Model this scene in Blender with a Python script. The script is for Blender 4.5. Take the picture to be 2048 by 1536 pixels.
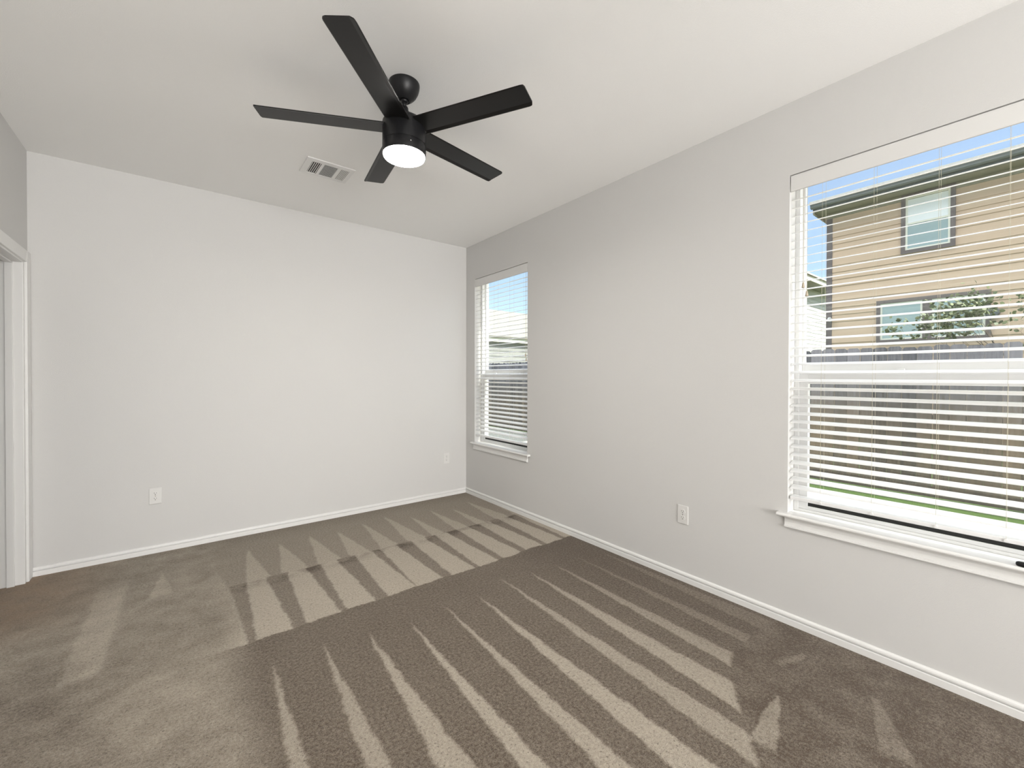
import bpy, bmesh, math, random
from mathutils import Vector, Matrix
random.seed(7)
S = bpy.context.scene
COL = S.collection
for o in list(bpy.data.objects):
    bpy.data.objects.remove(o)

# ------------------------------------------------------------------ camera
def make_camera():
    f, yaw, pitch, roll = 844.859, 0.663724, 0.008161, 0.001976
    s, c = math.sin(yaw), math.cos(yaw)
    F = Vector((s*math.cos(pitch), c*math.cos(pitch), -math.sin(pitch)))
    R = Vector((c, -s, 0)); U = R.cross(F)
    R2 = math.cos(roll)*R + math.sin(roll)*U
    U2 = -math.sin(roll)*R + math.cos(roll)*U
    cd = bpy.data.cameras.new('camera'); co = bpy.data.objects.new('camera', cd); COL.objects.link(co)
    m = Matrix((R2, U2, -F)).transposed().to_4x4(); m.translation = Vector((-2.51813, -4.05595, 1.30003))
    co.matrix_world = m
    cd.sensor_fit = 'HORIZONTAL'; cd.sensor_width = 36; cd.lens = f/2048*36
    cd.shift_y = -7.8416/2048; cd.clip_start = 0.05; cd.clip_end = 500
    S.camera = co
make_camera()

# ------------------------------------------------------------------ exposure, world, sun, added fill, room lamp
S.view_settings.view_transform = 'Standard'
S.view_settings.look = 'None'
S.view_settings.gamma = 1
S.view_settings.use_curve_mapping = False
S.view_settings.exposure = 0.08

W = bpy.data.worlds.new('world'); S.world = W; W.use_nodes = True
nt = W.node_tree; nt.nodes.clear()
sky = nt.nodes.new('ShaderNodeTexSky'); sky.sky_type = 'NISHITA'; sky.sun_disc = False
sky.sun_elevation = math.radians(52); sky.sun_rotation = math.radians(165)
sky.air_density = 1.0; sky.dust_density = 0.6; sky.ozone_density = 1.6
SKY_STRENGTH = 0.20
bgn = nt.nodes.new('ShaderNodeBackground'); bgn.inputs[1].default_value = SKY_STRENGTH
wo = nt.nodes.new('ShaderNodeOutputWorld')
# clear blue towards the horizon; bright unseen cloud added overhead to boost daylight
def world_cloud_fill():
    N = nt.nodes; Lk = nt.links
    tc = N.new('ShaderNodeTexCoord'); nz = N.new('ShaderNodeVectorMath'); nz.operation = 'NORMALIZE'; Lk.new(tc.outputs['Generated'], nz.inputs[0])
    sp = N.new('ShaderNodeSeparateXYZ'); Lk.new(nz.outputs[0], sp.inputs[0])
    r = N.new('ShaderNodeMapRange'); r.interpolation_type = 'SMOOTHSTEP'; Lk.new(sp.outputs[2], r.inputs[0]); r.inputs[1].default_value = 0.42; r.inputs[2].default_value = 0.70
    no = N.new('ShaderNodeTexNoise'); no.inputs['Scale'].default_value = 3.0; no.inputs['Detail'].default_value = 4; Lk.new(nz.outputs[0], no.inputs['Vector'])
    r2 = N.new('ShaderNodeMapRange'); Lk.new(no.outputs[0], r2.inputs[0]); r2.inputs[1].default_value = 0.3; r2.inputs[2].default_value = 0.7; r2.inputs[3].default_value = 0.6; r2.inputs[4].default_value = 1.3
    mu = N.new('ShaderNodeMath'); mu.operation = 'MULTIPLY'; Lk.new(r.outputs[0], mu.inputs[0]); Lk.new(r2.outputs[0], mu.inputs[1])
    cl = N.new('ShaderNodeVectorMath'); cl.operation = 'SCALE'; cl.inputs[0].default_value = CLOUD_FILL; Lk.new(mu.outputs[0], cl.inputs['Scale'])
    sc = N.new('ShaderNodeVectorMath'); sc.operation = 'SCALE'; Lk.new(sky.outputs[0], sc.inputs[0]); sc.inputs['Scale'].default_value = SKY_STRENGTH
    ad = N.new('ShaderNodeVectorMath'); ad.operation = 'ADD'; Lk.new(sc.outputs[0], ad.inputs[0]); Lk.new(cl.outputs[0], ad.inputs[1])
    hz = N.new('ShaderNodeVectorMath'); hz.operation = 'ADD'; Lk.new(ad.outputs[0], hz.inputs[0]); hz.inputs[1].default_value = HAZE
    Lk.new(hz.outputs[0], bgn.inputs[0]); bgn.inputs[1].default_value = 1.0
    Lk.new(bgn.outputs[0], wo.inputs[0])
HAZE = (0.14, 0.13, 0.12); CLOUD_FILL = (4.2, 4.15, 4.1)
world_cloud_fill()

def light_obj(name, kind, energy, color, loc, direction=None, **kw):
    l = bpy.data.lights.new(name, kind); l.energy = energy; l.color = color
    for k, v in kw.items(): setattr(l, k, v)
    o = bpy.data.objects.new(name, l); COL.objects.link(o); o.location = loc
    if direction is not None:
        o.rotation_euler = Vector(direction).to_track_quat('-Z', 'Y').to_euler()
    return o
light_obj('sun', 'SUN', 10.0, (1.0, 0.95, 0.87), (6, -8, 12), (-0.17, 0.62, -0.80), angle=math.radians(0.6))
# added fill light at the far end of the room, behind the camera
light_obj('rear_fill', 'AREA', 345, (1.0, 0.99, 0.975), (-1.75, -8.75, 1.10), (-0.02, 1, 0.92), shape='RECTANGLE', size=2.8, size_y=1.9)
LAMP_EMIT = 185.0

# ------------------------------------------------------------------ helpers
def mat(name, color=(0.8, 0.8, 0.8), rough=0.5, metal=0.0, spec=0.5, bump=None, noise=None):
    m = bpy.data.materials.new(name); m.use_nodes = True
    n = m.node_tree.nodes; l = m.node_tree.links
    b = n['Principled BSDF']
    b.inputs['Base Color'].default_value = (*color, 1); b.inputs['Roughness'].default_value = rough
    b.inputs['Metallic'].default_value = metal; b.inputs['Specular IOR Level'].default_value = spec
    if noise or bump:
        tc = n.new('ShaderNodeTexCoord')
    if noise:
        sc, amt = noise
        t = n.new('ShaderNodeTexNoise'); t.inputs['Scale'].default_value = sc; t.inputs['Detail'].default_value = 4
        l.new(tc.outputs['Object'], t.inputs['Vector'])
        r = n.new('ShaderNodeMapRange'); r.inputs[3].default_value = 1-amt; r.inputs[4].default_value = 1+amt
        l.new(t.outputs[0], r.inputs[0])
        mx = n.new('ShaderNodeVectorMath'); mx.operation = 'SCALE'; mx.inputs[0].default_value = color
        l.new(r.outputs[0], mx.inputs['Scale']); l.new(mx.outputs[0], b.inputs['Base Color'])
    if bump:
        sc, dist = bump
        t = n.new('ShaderNodeTexNoise'); t.inputs['Scale'].default_value = sc; t.inputs['Detail'].default_value = 3
        l.new(tc.outputs['Object'], t.inputs['Vector'])
        bp = n.new('ShaderNodeBump'); bp.inputs['Strength'].default_value = 0.5; bp.inputs['Distance'].default_value = dist
        l.new(t.outputs[0], bp.inputs['Height']); l.new(bp.outputs[0], b.inputs['Normal'])
    return m

def mesh_obj(name, bm, m, parent=None, smooth=False, bevel=0.0, seg=2):
    bmesh.ops.remove_doubles(bm, verts=bm.verts, dist=1e-6)
    bmesh.ops.recalc_face_normals(bm, faces=bm.faces)
    me = bpy.data.meshes.new(name); bm.to_mesh(me); bm.free()
    o = bpy.data.objects.new(name, me); COL.objects.link(o)
    me.materials.append(m)
    if smooth:
        for p in me.polygons: p.use_smooth = True
    if bevel > 0:
        b = o.modifiers.new('bevel', 'BEVEL'); b.width = bevel; b.segments = seg; b.limit_method = 'ANGLE'; b.angle_limit = math.radians(35)
    if parent is not None: o.parent = parent
    return o

def add_box(bm, a, b):
    x0, x1 = sorted((a[0], b[0])); y0, y1 = sorted((a[1], b[1])); z0, z1 = sorted((a[2], b[2]))
    v = [bm.verts.new(p) for p in [(x0,y0,z0),(x1,y0,z0),(x1,y1,z0),(x0,y1,z0),(x0,y0,z1),(x1,y0,z1),(x1,y1,z1),(x0,y1,z1)]]
    for f in [(3,2,1,0),(4,5,6,7),(0,1,5,4),(1,2,6,5),(2,3,7,6),(3,0,4,7)]:
        bm.faces.new([v[i] for i in f])

def boxes(*bs):
    bm = bmesh.new()
    for a, b in bs: add_box(bm, a, b)
    return bm

def box_obj(name, m, a, b, parent=None, bevel=0.0, **k):
    return mesh_obj(name, boxes((a, b)), m, parent, bevel=bevel, **k)

def multi_box(name, m, bs, parent=None, bevel=0.0):
    bm = bmesh.new()
    for a, b in bs: add_box(bm, a, b)
    me = bpy.data.meshes.new(name); bm.to_mesh(me); bm.free()
    o = bpy.data.objects.new(name, me); COL.objects.link(o); me.materials.append(m)
    if bevel:
        bb = o.modifiers.new('bevel', 'BEVEL'); bb.width = bevel; bb.segments = 2; bb.limit_method = 'ANGLE'
    if parent is not None: o.parent = parent
    return o

def lathe(bm, prof, center=(0, 0, 0), n=48):
    """profile of (radius, z), revolved about z"""
    rings = []
    for r, z in prof:
        if r < 1e-6: rings.append([bm.verts.new((center[0], center[1], center[2]+z))])
        else: rings.append([bm.verts.new((center[0]+r*math.cos(2*math.pi*i/n), center[1]+r*math.sin(2*math.pi*i/n), center[2]+z)) for i in range(n)])
    for A, B in zip(rings, rings[1:]):
        for i in range(n):
            j = (i+1) % n
            if len(A) == 1 and len(B) == 1: continue
            if len(A) == 1: bm.faces.new((A[0], B[i], B[j]))
            elif len(B) == 1: bm.faces.new((A[i], A[j], B[0]))
            else: bm.faces.new((A[i], A[j], B[j], B[i]))
    for ring in (rings[0], rings[-1]):
        if len(ring) > 1: bm.faces.new(ring)

def cyl(bm, p0, p1, r0, r1=None, n=10):
    p0, p1 = Vector(p0), Vector(p1); r1 = r0 if r1 is None else r1
    d = (p1-p0).normalized(); a = d.orthogonal().normalized(); b = d.cross(a)
    A = [bm.verts.new(p0+(a*math.cos(2*math.pi*i/n)+b*math.sin(2*math.pi*i/n))*r0) for i in range(n)]
    B = [bm.verts.new(p1+(a*math.cos(2*math.pi*i/n)+b*math.sin(2*math.pi*i/n))*r1) for i in range(n)]
    for i in range(n):
        j = (i+1) % n; bm.faces.new((A[i], A[j], B[j], B[i]))
    bm.faces.new(A[::-1]); bm.faces.new(B)

def prism(bm, prof, p0, p1, ax, up=Vector((0, 0, 1))):
    """extrude a 2D profile [(depth, z)] from p0 to p1; depth along vector ax"""
    p0, p1, ax = Vector(p0), Vector(p1), Vector(ax)
    A = [bm.verts.new(p0+ax*d+up*z) for d, z in prof]; B = [bm.verts.new(p1+ax*d+up*z) for d, z in prof]
    n = len(prof)
    for i in range(n):
        j = (i+1) % n; bm.faces.new((A[i], A[j], B[j], B[i]))
    bm.faces.new(A[::-1]); bm.faces.new(B)

def empty(name, loc=(0, 0, 0), rotz=0.0):
    o = bpy.data.objects.new(name, None); COL.objects.link(o); o.location = loc; o.rotation_euler = (0, 0, rotz)
    o.empty_display_size = 0.1
    return o
def tag(o, label=None, cat=None, group=None, kind=None):
    if label: o['label'] = label
    if cat: o['category'] = cat
    if group: o['group'] = group
    if kind: o['kind'] = kind
    return o
def struct(o): o['kind'] = 'structure'; return o
def copy_tree(o, parent=None):
    c = o.copy(); COL.objects.link(c)
    if parent is not None: c.parent = parent
    for ch in [x for x in bpy.data.objects if x.parent == o]: copy_tree(ch, c)
    return c

def cells_wall(name, m, axis, c0, c1, us, zs, holes):
    """wall slab between axis coordinates c0,c1 with rectangular holes (u0,u1,z0,z1)"""
    us = sorted(us); zs = sorted(zs); bm = bmesh.new()
    def P(c, u, z): return (c, u, z) if axis == 'x' else (u, c, z)
    def solid(i, j):
        if i < 0 or j < 0 or i >= len(us)-1 or j >= len(zs)-1: return False
        um, zm = (us[i]+us[i+1])/2, (zs[j]+zs[j+1])/2
        return not any(h[0] < um < h[1] and h[2] < zm < h[3] for h in holes)
    def quad(*ps): bm.faces.new([bm.verts.new(p) for p in ps])
    for i in range(len(us)-1):
        for j in range(len(zs)-1):
            if not solid(i, j): continue
            a, b, z0, z1 = us[i], us[i+1], zs[j], zs[j+1]
            quad(P(c0, a, z0), P(c0, b, z0), P(c0, b, z1), P(c0, a, z1))
            quad(P(c1, a, z0), P(c1, b, z0), P(c1, b, z1), P(c1, a, z1))
            if not solid(i-1, j): quad(P(c0, a, z0), P(c1, a, z0), P(c1, a, z1), P(c0, a, z1))
            if not solid(i+1, j): quad(P(c0, b, z0), P(c1, b, z0), P(c1, b, z1), P(c0, b, z1))
            if not solid(i, j-1): quad(P(c0, a, z0), P(c1, a, z0), P(c1, b, z0), P(c0, b, z0))
            if not solid(i, j+1): quad(P(c0, a, z1), P(c1, a, z1), P(c1, b, z1), P(c0, b, z1))
    return mesh_obj(name, bm, m)

# node-expression helper
class NX:
    def __init__(s, tree): s.t = tree; s.n = tree.nodes; s.l = tree.links
    def put(s, sock, v):
        if isinstance(v, (int, float)): sock.default_value = v
        elif isinstance(v, (tuple, list)): sock.default_value = v
        else: s.l.new(v, sock)
    def m(s, op, a, b=0.0, c=0.0):
        n = s.n.new('ShaderNodeMath'); n.operation = op; s.put(n.inputs[0], a); s.put(n.inputs[1], b)
        if op in ('MULTIPLY_ADD', 'SMOOTH_MIN', 'SMOOTH_MAX', 'WRAP'): s.put(n.inputs[2], c)
        return n.outputs[0]
    def add(s, a, b): return s.m('ADD', a, b)
    def sub(s, a, b): return s.m('SUBTRACT', a, b)
    def mul(s, a, b): return s.m('MULTIPLY', a, b)
    def step(s, x, e0, e1):
        n = s.n.new('ShaderNodeMapRange'); n.interpolation_type = 'SMOOTHSTEP'
        s.put(n.inputs[0], x); s.put(n.inputs[1], e0); s.put(n.inputs[2], e1); return n.outputs[0]
    def noise(s, vec, scale, detail=3, rough=0.5):
        n = s.n.new('ShaderNodeTexNoise'); s.l.new(vec, n.inputs['Vector']); n.inputs['Scale'].default_value = scale
        n.inputs['Detail'].default_value = detail; n.inputs['Roughness'].default_value = rough; return n.outputs[0]
    def rnd(s, w):
        n = s.n.new('ShaderNodeTexWhiteNoise'); n.noise_dimensions = '1D'; s.put(n.inputs['W'], w); return n.outputs[0]
    def mix(s, f, a, b):   # scalar
        return s.add(a, s.mul(f, s.sub(b, a)))
    def mixc(s, f, a, b):
        n = s.n.new('ShaderNodeMix'); n.data_type = 'RGBA'; s.put(n.inputs[0], f)
        for sock, v in ((n.inputs[6], a), (n.inputs[7], b)):
            if isinstance(v, tuple): sock.default_value = (*v, 1)
            else: s.l.new(v, sock)
        return n.outputs[2]

# ------------------------------------------------------------------ materials
M_wall = mat('wall_paint', (0.63, 0.623, 0.610), 0.75, spec=0.2, bump=(260, 0.0012))
M_ceil = mat('ceiling_paint', (0.92, 0.915, 0.90), 0.85, spec=0.15, bump=(200, 0.0012))
M_trim = mat('white_trim_paint', (0.77, 0.765, 0.75), 0.35, spec=0.4)
M_vinyl = mat('white_vinyl', (0.76, 0.76, 0.76), 0.35, spec=0.4)
M_blind = mat('white_blind', (0.80, 0.80, 0.80), 0.4, spec=0.4)
M_val = mat('valance_white', (0.70, 0.695, 0.68), 0.45, spec=0.3)
M_cord = mat('cord_cream', (0.50, 0.46, 0.36), 0.8)
M_tassel = mat('tassel_tan', (0.42, 0.36, 0.27), 0.55)
M_plate = mat('outlet_plastic', (0.70, 0.692, 0.675), 0.35)
M_slot = mat('slot_dark', (0.03, 0.03, 0.03), 0.6)
M_black = mat('fan_black', (0.009, 0.009, 0.010), 0.40, spec=0.32, noise=(60, 0.15))
M_blade = mat('blade_black', (0.0085, 0.008, 0.0078), 0.33, spec=0.30, noise=(40, 0.12))
M_strip = mat('strip_black', (0.012, 0.012, 0.012), 0.5)
M_ventw = mat('vent_white', (0.82, 0.815, 0.80), 0.4)
M_ventd = mat('vent_duct', (0.045, 0.043, 0.04), 0.8)
M_chrome = mat('chrome', (0.8, 0.8, 0.8), 0.15, metal=1)

def mat_lamp():
    m = bpy.data.materials.new('lamp_diffuser'); m.use_nodes = True; n = m.node_tree.nodes; n.clear()
    e = n.new('ShaderNodeEmission'); e.inputs[0].default_value = (1.0, 0.97, 0.92, 1); e.inputs[1].default_value = LAMP_EMIT
    o = n.new('ShaderNodeOutputMaterial'); m.node_tree.links.new(e.outputs[0], o.inputs[0]); return m
M_lamp = mat_lamp()

def mat_glass(name, tint=(0.96, 0.985, 0.975), refl=1.0):
    m = bpy.data.materials.new(name); m.use_nodes = True; n = m.node_tree.nodes; l = m.node_tree.links; n.clear()
    t = n.new('ShaderNodeBsdfTransparent'); t.inputs[0].default_value = (*tint, 1)
    g = n.new('ShaderNodeBsdfGlossy'); g.inputs['Roughness'].default_value = 0.0; g.inputs[0].default_value = (refl, refl, refl, 1)
    X = NX(m.node_tree)
    lw = n.new('ShaderNodeLayerWeight'); lw.inputs[0].default_value = 0.5
    F = X.add(0.04, X.mul(X.m('POWER', lw.outputs['Facing'], 5.0), 0.96))      # Schlick reflectance, same from both sides
    mx = n.new('ShaderNodeMixShader'); o = n.new('ShaderNodeOutputMaterial')
    l.new(F, mx.inputs[0]); l.new(t.outputs[0], mx.inputs[1]); l.new(g.outputs[0], mx.inputs[2]); l.new(mx.outputs[0], o.inputs[0])
    return m
M_glass = mat_glass('window_glass')

def mat_screen():
    m = bpy.data.materials.new('insect_mesh'); m.use_nodes = True; n = m.node_tree.nodes; l = m.node_tree.links; n.clear()
    t = n.new('ShaderNodeBsdfTransparent'); d = n.new('ShaderNodeBsdfDiffuse'); d.inputs[0].default_value = (0.10, 0.11, 0.105, 1)
    mx = n.new('ShaderNodeMixShader'); mx.inputs[0].default_value = 0.16; o = n.new('ShaderNodeOutputMaterial')
    l.new(t.outputs[0], mx.inputs[1]); l.new(d.outputs[0], mx.inputs[2]); l.new(mx.outputs[0], o.inputs[0]); return m
M_screen = mat_screen()

def mat_carpet():
    m = bpy.data.materials.new('brown_carpet'); m.use_nodes = True; X = NX(m.node_tree)
    b = X.n['Principled BSDF']; b.inputs['Roughness'].default_value = 0.95; b.inputs['Specular IOR Level'].default_value = 0.1
    b.inputs['Sheen Weight'].default_value = 0.15
    tc = X.n.new('ShaderNodeTexCoord'); sp = X.n.new('ShaderNodeSeparateXYZ'); X.l.new(tc.outputs['Object'], sp.inputs[0])
    P = tc.outputs['Object']
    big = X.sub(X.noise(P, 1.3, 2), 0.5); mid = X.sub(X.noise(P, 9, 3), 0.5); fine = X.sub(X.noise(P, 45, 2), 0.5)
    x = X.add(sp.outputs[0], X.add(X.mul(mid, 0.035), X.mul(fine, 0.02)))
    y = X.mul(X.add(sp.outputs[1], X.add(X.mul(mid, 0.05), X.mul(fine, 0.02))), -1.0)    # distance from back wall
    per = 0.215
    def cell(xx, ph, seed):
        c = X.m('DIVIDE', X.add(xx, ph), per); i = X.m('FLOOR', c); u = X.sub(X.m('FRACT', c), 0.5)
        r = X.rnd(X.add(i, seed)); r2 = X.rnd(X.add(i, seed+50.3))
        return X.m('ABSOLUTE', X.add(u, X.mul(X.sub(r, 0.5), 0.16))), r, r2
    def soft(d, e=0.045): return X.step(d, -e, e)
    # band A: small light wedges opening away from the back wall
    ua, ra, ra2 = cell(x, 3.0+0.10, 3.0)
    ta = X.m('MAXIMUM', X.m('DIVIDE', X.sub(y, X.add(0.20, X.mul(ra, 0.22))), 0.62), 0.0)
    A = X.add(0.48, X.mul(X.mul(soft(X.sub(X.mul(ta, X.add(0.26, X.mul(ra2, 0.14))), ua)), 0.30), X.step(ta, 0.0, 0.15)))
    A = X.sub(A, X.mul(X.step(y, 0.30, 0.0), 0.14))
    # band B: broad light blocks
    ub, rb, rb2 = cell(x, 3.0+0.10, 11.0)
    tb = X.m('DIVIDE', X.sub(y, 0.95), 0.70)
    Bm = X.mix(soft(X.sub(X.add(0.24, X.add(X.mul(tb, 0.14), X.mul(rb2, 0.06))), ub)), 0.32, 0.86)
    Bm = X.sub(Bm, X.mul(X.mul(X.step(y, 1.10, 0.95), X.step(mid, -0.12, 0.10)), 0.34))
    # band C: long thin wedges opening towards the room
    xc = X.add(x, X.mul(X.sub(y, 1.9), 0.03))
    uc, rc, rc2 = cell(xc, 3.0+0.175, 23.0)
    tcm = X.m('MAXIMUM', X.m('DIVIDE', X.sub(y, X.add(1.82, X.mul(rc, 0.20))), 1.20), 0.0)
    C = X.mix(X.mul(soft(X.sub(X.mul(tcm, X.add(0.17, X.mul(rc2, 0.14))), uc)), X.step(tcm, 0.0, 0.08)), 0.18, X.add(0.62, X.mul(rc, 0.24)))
    C = X.mix(X.mul(X.step(sp.outputs[0], -0.85, -0.10), 0.75), C, 0.04)  # shade along the window wall painted into the pile colour
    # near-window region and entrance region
    D = X.add(0.10, X.mul(mid, 0.45))  # darker pile, with the shade below the window painted in
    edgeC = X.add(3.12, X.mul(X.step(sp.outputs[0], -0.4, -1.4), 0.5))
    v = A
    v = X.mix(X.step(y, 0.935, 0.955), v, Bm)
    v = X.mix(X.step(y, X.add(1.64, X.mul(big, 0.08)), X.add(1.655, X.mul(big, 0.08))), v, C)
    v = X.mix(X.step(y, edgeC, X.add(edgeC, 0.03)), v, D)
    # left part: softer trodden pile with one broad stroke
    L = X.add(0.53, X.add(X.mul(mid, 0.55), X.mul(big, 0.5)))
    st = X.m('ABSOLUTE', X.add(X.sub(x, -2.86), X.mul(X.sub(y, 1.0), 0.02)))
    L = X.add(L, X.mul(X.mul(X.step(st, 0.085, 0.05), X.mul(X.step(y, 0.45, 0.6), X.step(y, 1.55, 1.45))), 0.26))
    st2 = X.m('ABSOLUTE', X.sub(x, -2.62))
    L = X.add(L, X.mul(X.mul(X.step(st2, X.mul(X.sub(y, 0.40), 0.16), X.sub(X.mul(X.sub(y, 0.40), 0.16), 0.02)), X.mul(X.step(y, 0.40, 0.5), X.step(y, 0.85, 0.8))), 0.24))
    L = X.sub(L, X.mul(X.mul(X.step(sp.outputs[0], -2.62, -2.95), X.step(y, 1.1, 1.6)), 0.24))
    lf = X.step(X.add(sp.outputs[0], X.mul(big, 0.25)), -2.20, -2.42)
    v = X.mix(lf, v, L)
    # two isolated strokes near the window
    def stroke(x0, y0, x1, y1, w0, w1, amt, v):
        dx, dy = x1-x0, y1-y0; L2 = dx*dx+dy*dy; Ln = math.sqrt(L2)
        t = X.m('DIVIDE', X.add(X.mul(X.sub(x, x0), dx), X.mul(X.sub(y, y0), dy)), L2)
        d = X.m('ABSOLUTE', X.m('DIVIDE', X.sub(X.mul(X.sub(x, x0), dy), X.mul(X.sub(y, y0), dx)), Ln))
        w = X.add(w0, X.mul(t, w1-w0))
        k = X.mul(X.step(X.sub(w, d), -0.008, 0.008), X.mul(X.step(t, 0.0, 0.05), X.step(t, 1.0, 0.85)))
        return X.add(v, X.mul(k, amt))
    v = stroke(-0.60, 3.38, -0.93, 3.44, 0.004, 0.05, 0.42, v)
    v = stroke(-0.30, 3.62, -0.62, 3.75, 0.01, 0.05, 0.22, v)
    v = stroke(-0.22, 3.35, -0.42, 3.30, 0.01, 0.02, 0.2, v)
    v = X.add(v, X.mul(X.add(mid, X.mul(big, 0.8)), 0.10))
    # yarn speckle
    y1 = X.noise(P, 80, 3, 0.75); y2 = X.noise(P, 260, 2, 0.6)
    spk = X.add(X.mul(X.sub(y1, 0.5), 1.5), X.mul(X.sub(y2, 0.5), 1.2))
    pits = X.step(X.noise(P, 105, 2, 0.5), 0.40, 0.30)
    v = X.add(v, X.mul(spk, 0.70))
    v = X.m('MINIMUM', X.m('MAXIMUM', v, 0.0), 1.0)
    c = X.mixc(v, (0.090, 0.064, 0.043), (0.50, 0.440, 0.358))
    c = X.mixc(X.mul(pits, 0.55), c, (0.04, 0.03, 0.022))
    # worn, rusty tint by the doorway
    rust = X.mul(X.mul(X.step(sp.outputs[0], -2.75, -3.25), X.step(y, 1.15, 0.55)), X.add(0.35, X.mul(mid, 0.8)))
    c = X.mixc(rust, c, (0.33, 0.19, 0.10))
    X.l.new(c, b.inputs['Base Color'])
    bp = X.n.new('ShaderNodeBump'); bp.inputs['Strength'].default_value = 0.9; bp.inputs['Distance'].default_value = 0.006
    X.l.new(X.add(X.add(y1, X.mul(y2, 0.6)), X.mul(v, 0.25)), bp.inputs['Height']); X.l.new(bp.outputs[0], b.inputs['Normal'])
    return m
M_carpet = mat_carpet()

# outside
M_ext = mat('house_siding_cream', (0.62, 0.58, 0.50), 0.7)
def mat_siding(name, color):
    return mat(name, color, 0.7, noise=(2.5, 0.06), bump=(60, 0.002))
M_tan = mat_siding('tan_siding', (0.56, 0.405, 0.285))
M_darktrim = mat('dark_brown_trim', (0.125, 0.10, 0.095), 0.6)
M_gutter = mat('dark_gutter', (0.10, 0.115, 0.12), 0.45)
M_soffit = mat('olive_soffit', (0.23, 0.215, 0.16), 0.7, noise=(20, 0.2))
M_shingle = mat('roof_shingle', (0.55, 0.53, 0.49), 0.9, noise=(30, 0.25), bump=(50, 0.01))
M_shingleB = mat('roof_shingle_beige', (0.165, 0.16, 0.14), 0.9, noise=(14, 0.18), bump=(50, 0.01))
M_white_siding = mat_siding('white_siding', (0.45, 0.445, 0.42))
M_greywall = mat_siding('grey_green_siding', (0.24, 0.24, 0.225))
M_cream = mat('cream_vinyl', (0.72, 0.70, 0.60), 0.5)
M_pane_far = mat('far_pane', (0.30, 0.38, 0.38), 0.08, spec=0.8)
M_shade_far = mat('far_window_shade', (0.80, 0.82, 0.83), 0.7)
M_conc = mat('concrete', (0.66, 0.61, 0.50), 0.9, noise=(6, 0.08), bump=(80, 0.002))
M_grass = mat('grass', (0.050, 0.095, 0.012), 0.9, noise=(35, 0.5), bump=(90, 0.03))
M_gravel = mat('gravel', (0.13, 0.135, 0.125), 0.95, noise=(60, 0.4), bump=(80, 0.02))
M_bark = mat('bark', (0.16, 0.12, 0.09), 0.9, noise=(30, 0.3))

def mat_leaf():
    m = bpy.data.materials.new('leaf'); m.use_nodes = True; X = NX(m.node_tree); b = X.n['Principled BSDF']
    g = X.n.new('ShaderNodeNewGeometry')
    c = X.mixc(g.outputs['Random Per Island'], (0.045, 0.07, 0.02), (0.17, 0.19, 0.075))
    X.l.new(c, b.inputs['Base Color']); b.inputs['Roughness'].default_value = 0.6
    return m
M_leaf = mat_leaf()

def mat_fence():
    m = bpy.data.materials.new('weathered_wood'); m.use_nodes = True; X = NX(m.node_tree); b = X.n['Principled BSDF']
    tc = X.n.new('ShaderNodeTexCoord'); mp = X.n.new('ShaderNodeMapping'); mp.inputs['Scale'].default_value = (1, 9, 0.7)
    X.l.new(tc.outputs['Object'], mp.inputs[0])
    g = X.n.new('ShaderNodeNewGeometry'); sp = X.n.new('ShaderNodeSeparateXYZ'); X.l.new(tc.outputs['Object'], sp.inputs[0])
    n1 = X.noise(mp.outputs[0], 5, 5, 0.65)
    v = X.m('MINIMUM', X.m('MAXIMUM', X.add(X.mul(X.sub(n1, 0.5), 1.6), X.add(X.mul(g.outputs['Random Per Island'], 0.75), 0.1)), 0), 1)
    warm = X.mixc(v, (0.028, 0.021, 0.014), (0.17, 0.125, 0.08))
    grey = X.mixc(v, (0.035, 0.038, 0.048), (0.16, 0.16, 0.185))
    h = X.step(X.add(sp.outputs[2], X.mul(X.sub(n1, 0.5), 0.8)), 0.7, 1.5)      # boards turn grey towards the top
    X.l.new(X.mixc(h, warm, grey), b.inputs['Base Color']); b.inputs['Roughness'].default_value = 0.9
    return m
M_fence = mat_fence()

# ------------------------------------------------------------------ room shell
H = 2.74; XL = -3.295; YR = -9.6; TW = 0.17
W1 = (-4.72, -3.20, 0.567, 2.358)      # wide window  (y0,y1,z0,z1)
W2 = (-1.067, -0.175, 0.567, 2.358)    # narrow window
DY0, DY1, DZ = -0.91, -0.10, 2.02      # doorway in left wall

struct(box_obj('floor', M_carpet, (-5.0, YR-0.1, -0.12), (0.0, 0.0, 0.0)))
struct(box_obj('ceiling', M_ceil, (-5.0, YR-0.1, H), (0.0, 0.0, H+0.12)))
struct(box_obj('wall_back', M_wall, (-5.0, 0.0, -0.15), (0.0, 0.15, H+0.12)))
struct(box_obj('wall_rear', M_wall, (XL, YR-0.12, 0), (0, YR, H)))
struct(cells_wall('wall_right', M_wall, 'x', 0.0, TW, [YR-0.12, W1[0], W1[1], W2[0], W2[1], 0.15], [-0.15, W1[2], W1[3], H+0.12], [W1, W2]))
struct(cells_wall('wall_left', M_wall, 'x', XL-0.115, XL, [YR, DY0, DY1, 0.0], [0, DZ, H], [(DY0, DY1, 0, DZ)]))
struct(multi_box('wall_closet', M_wall, [((-5.0, -2.2, 0), (-4.9, 0.0, H)), ((-4.9, -2.2, 0), (XL-0.115, -2.1, H))]))
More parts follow.
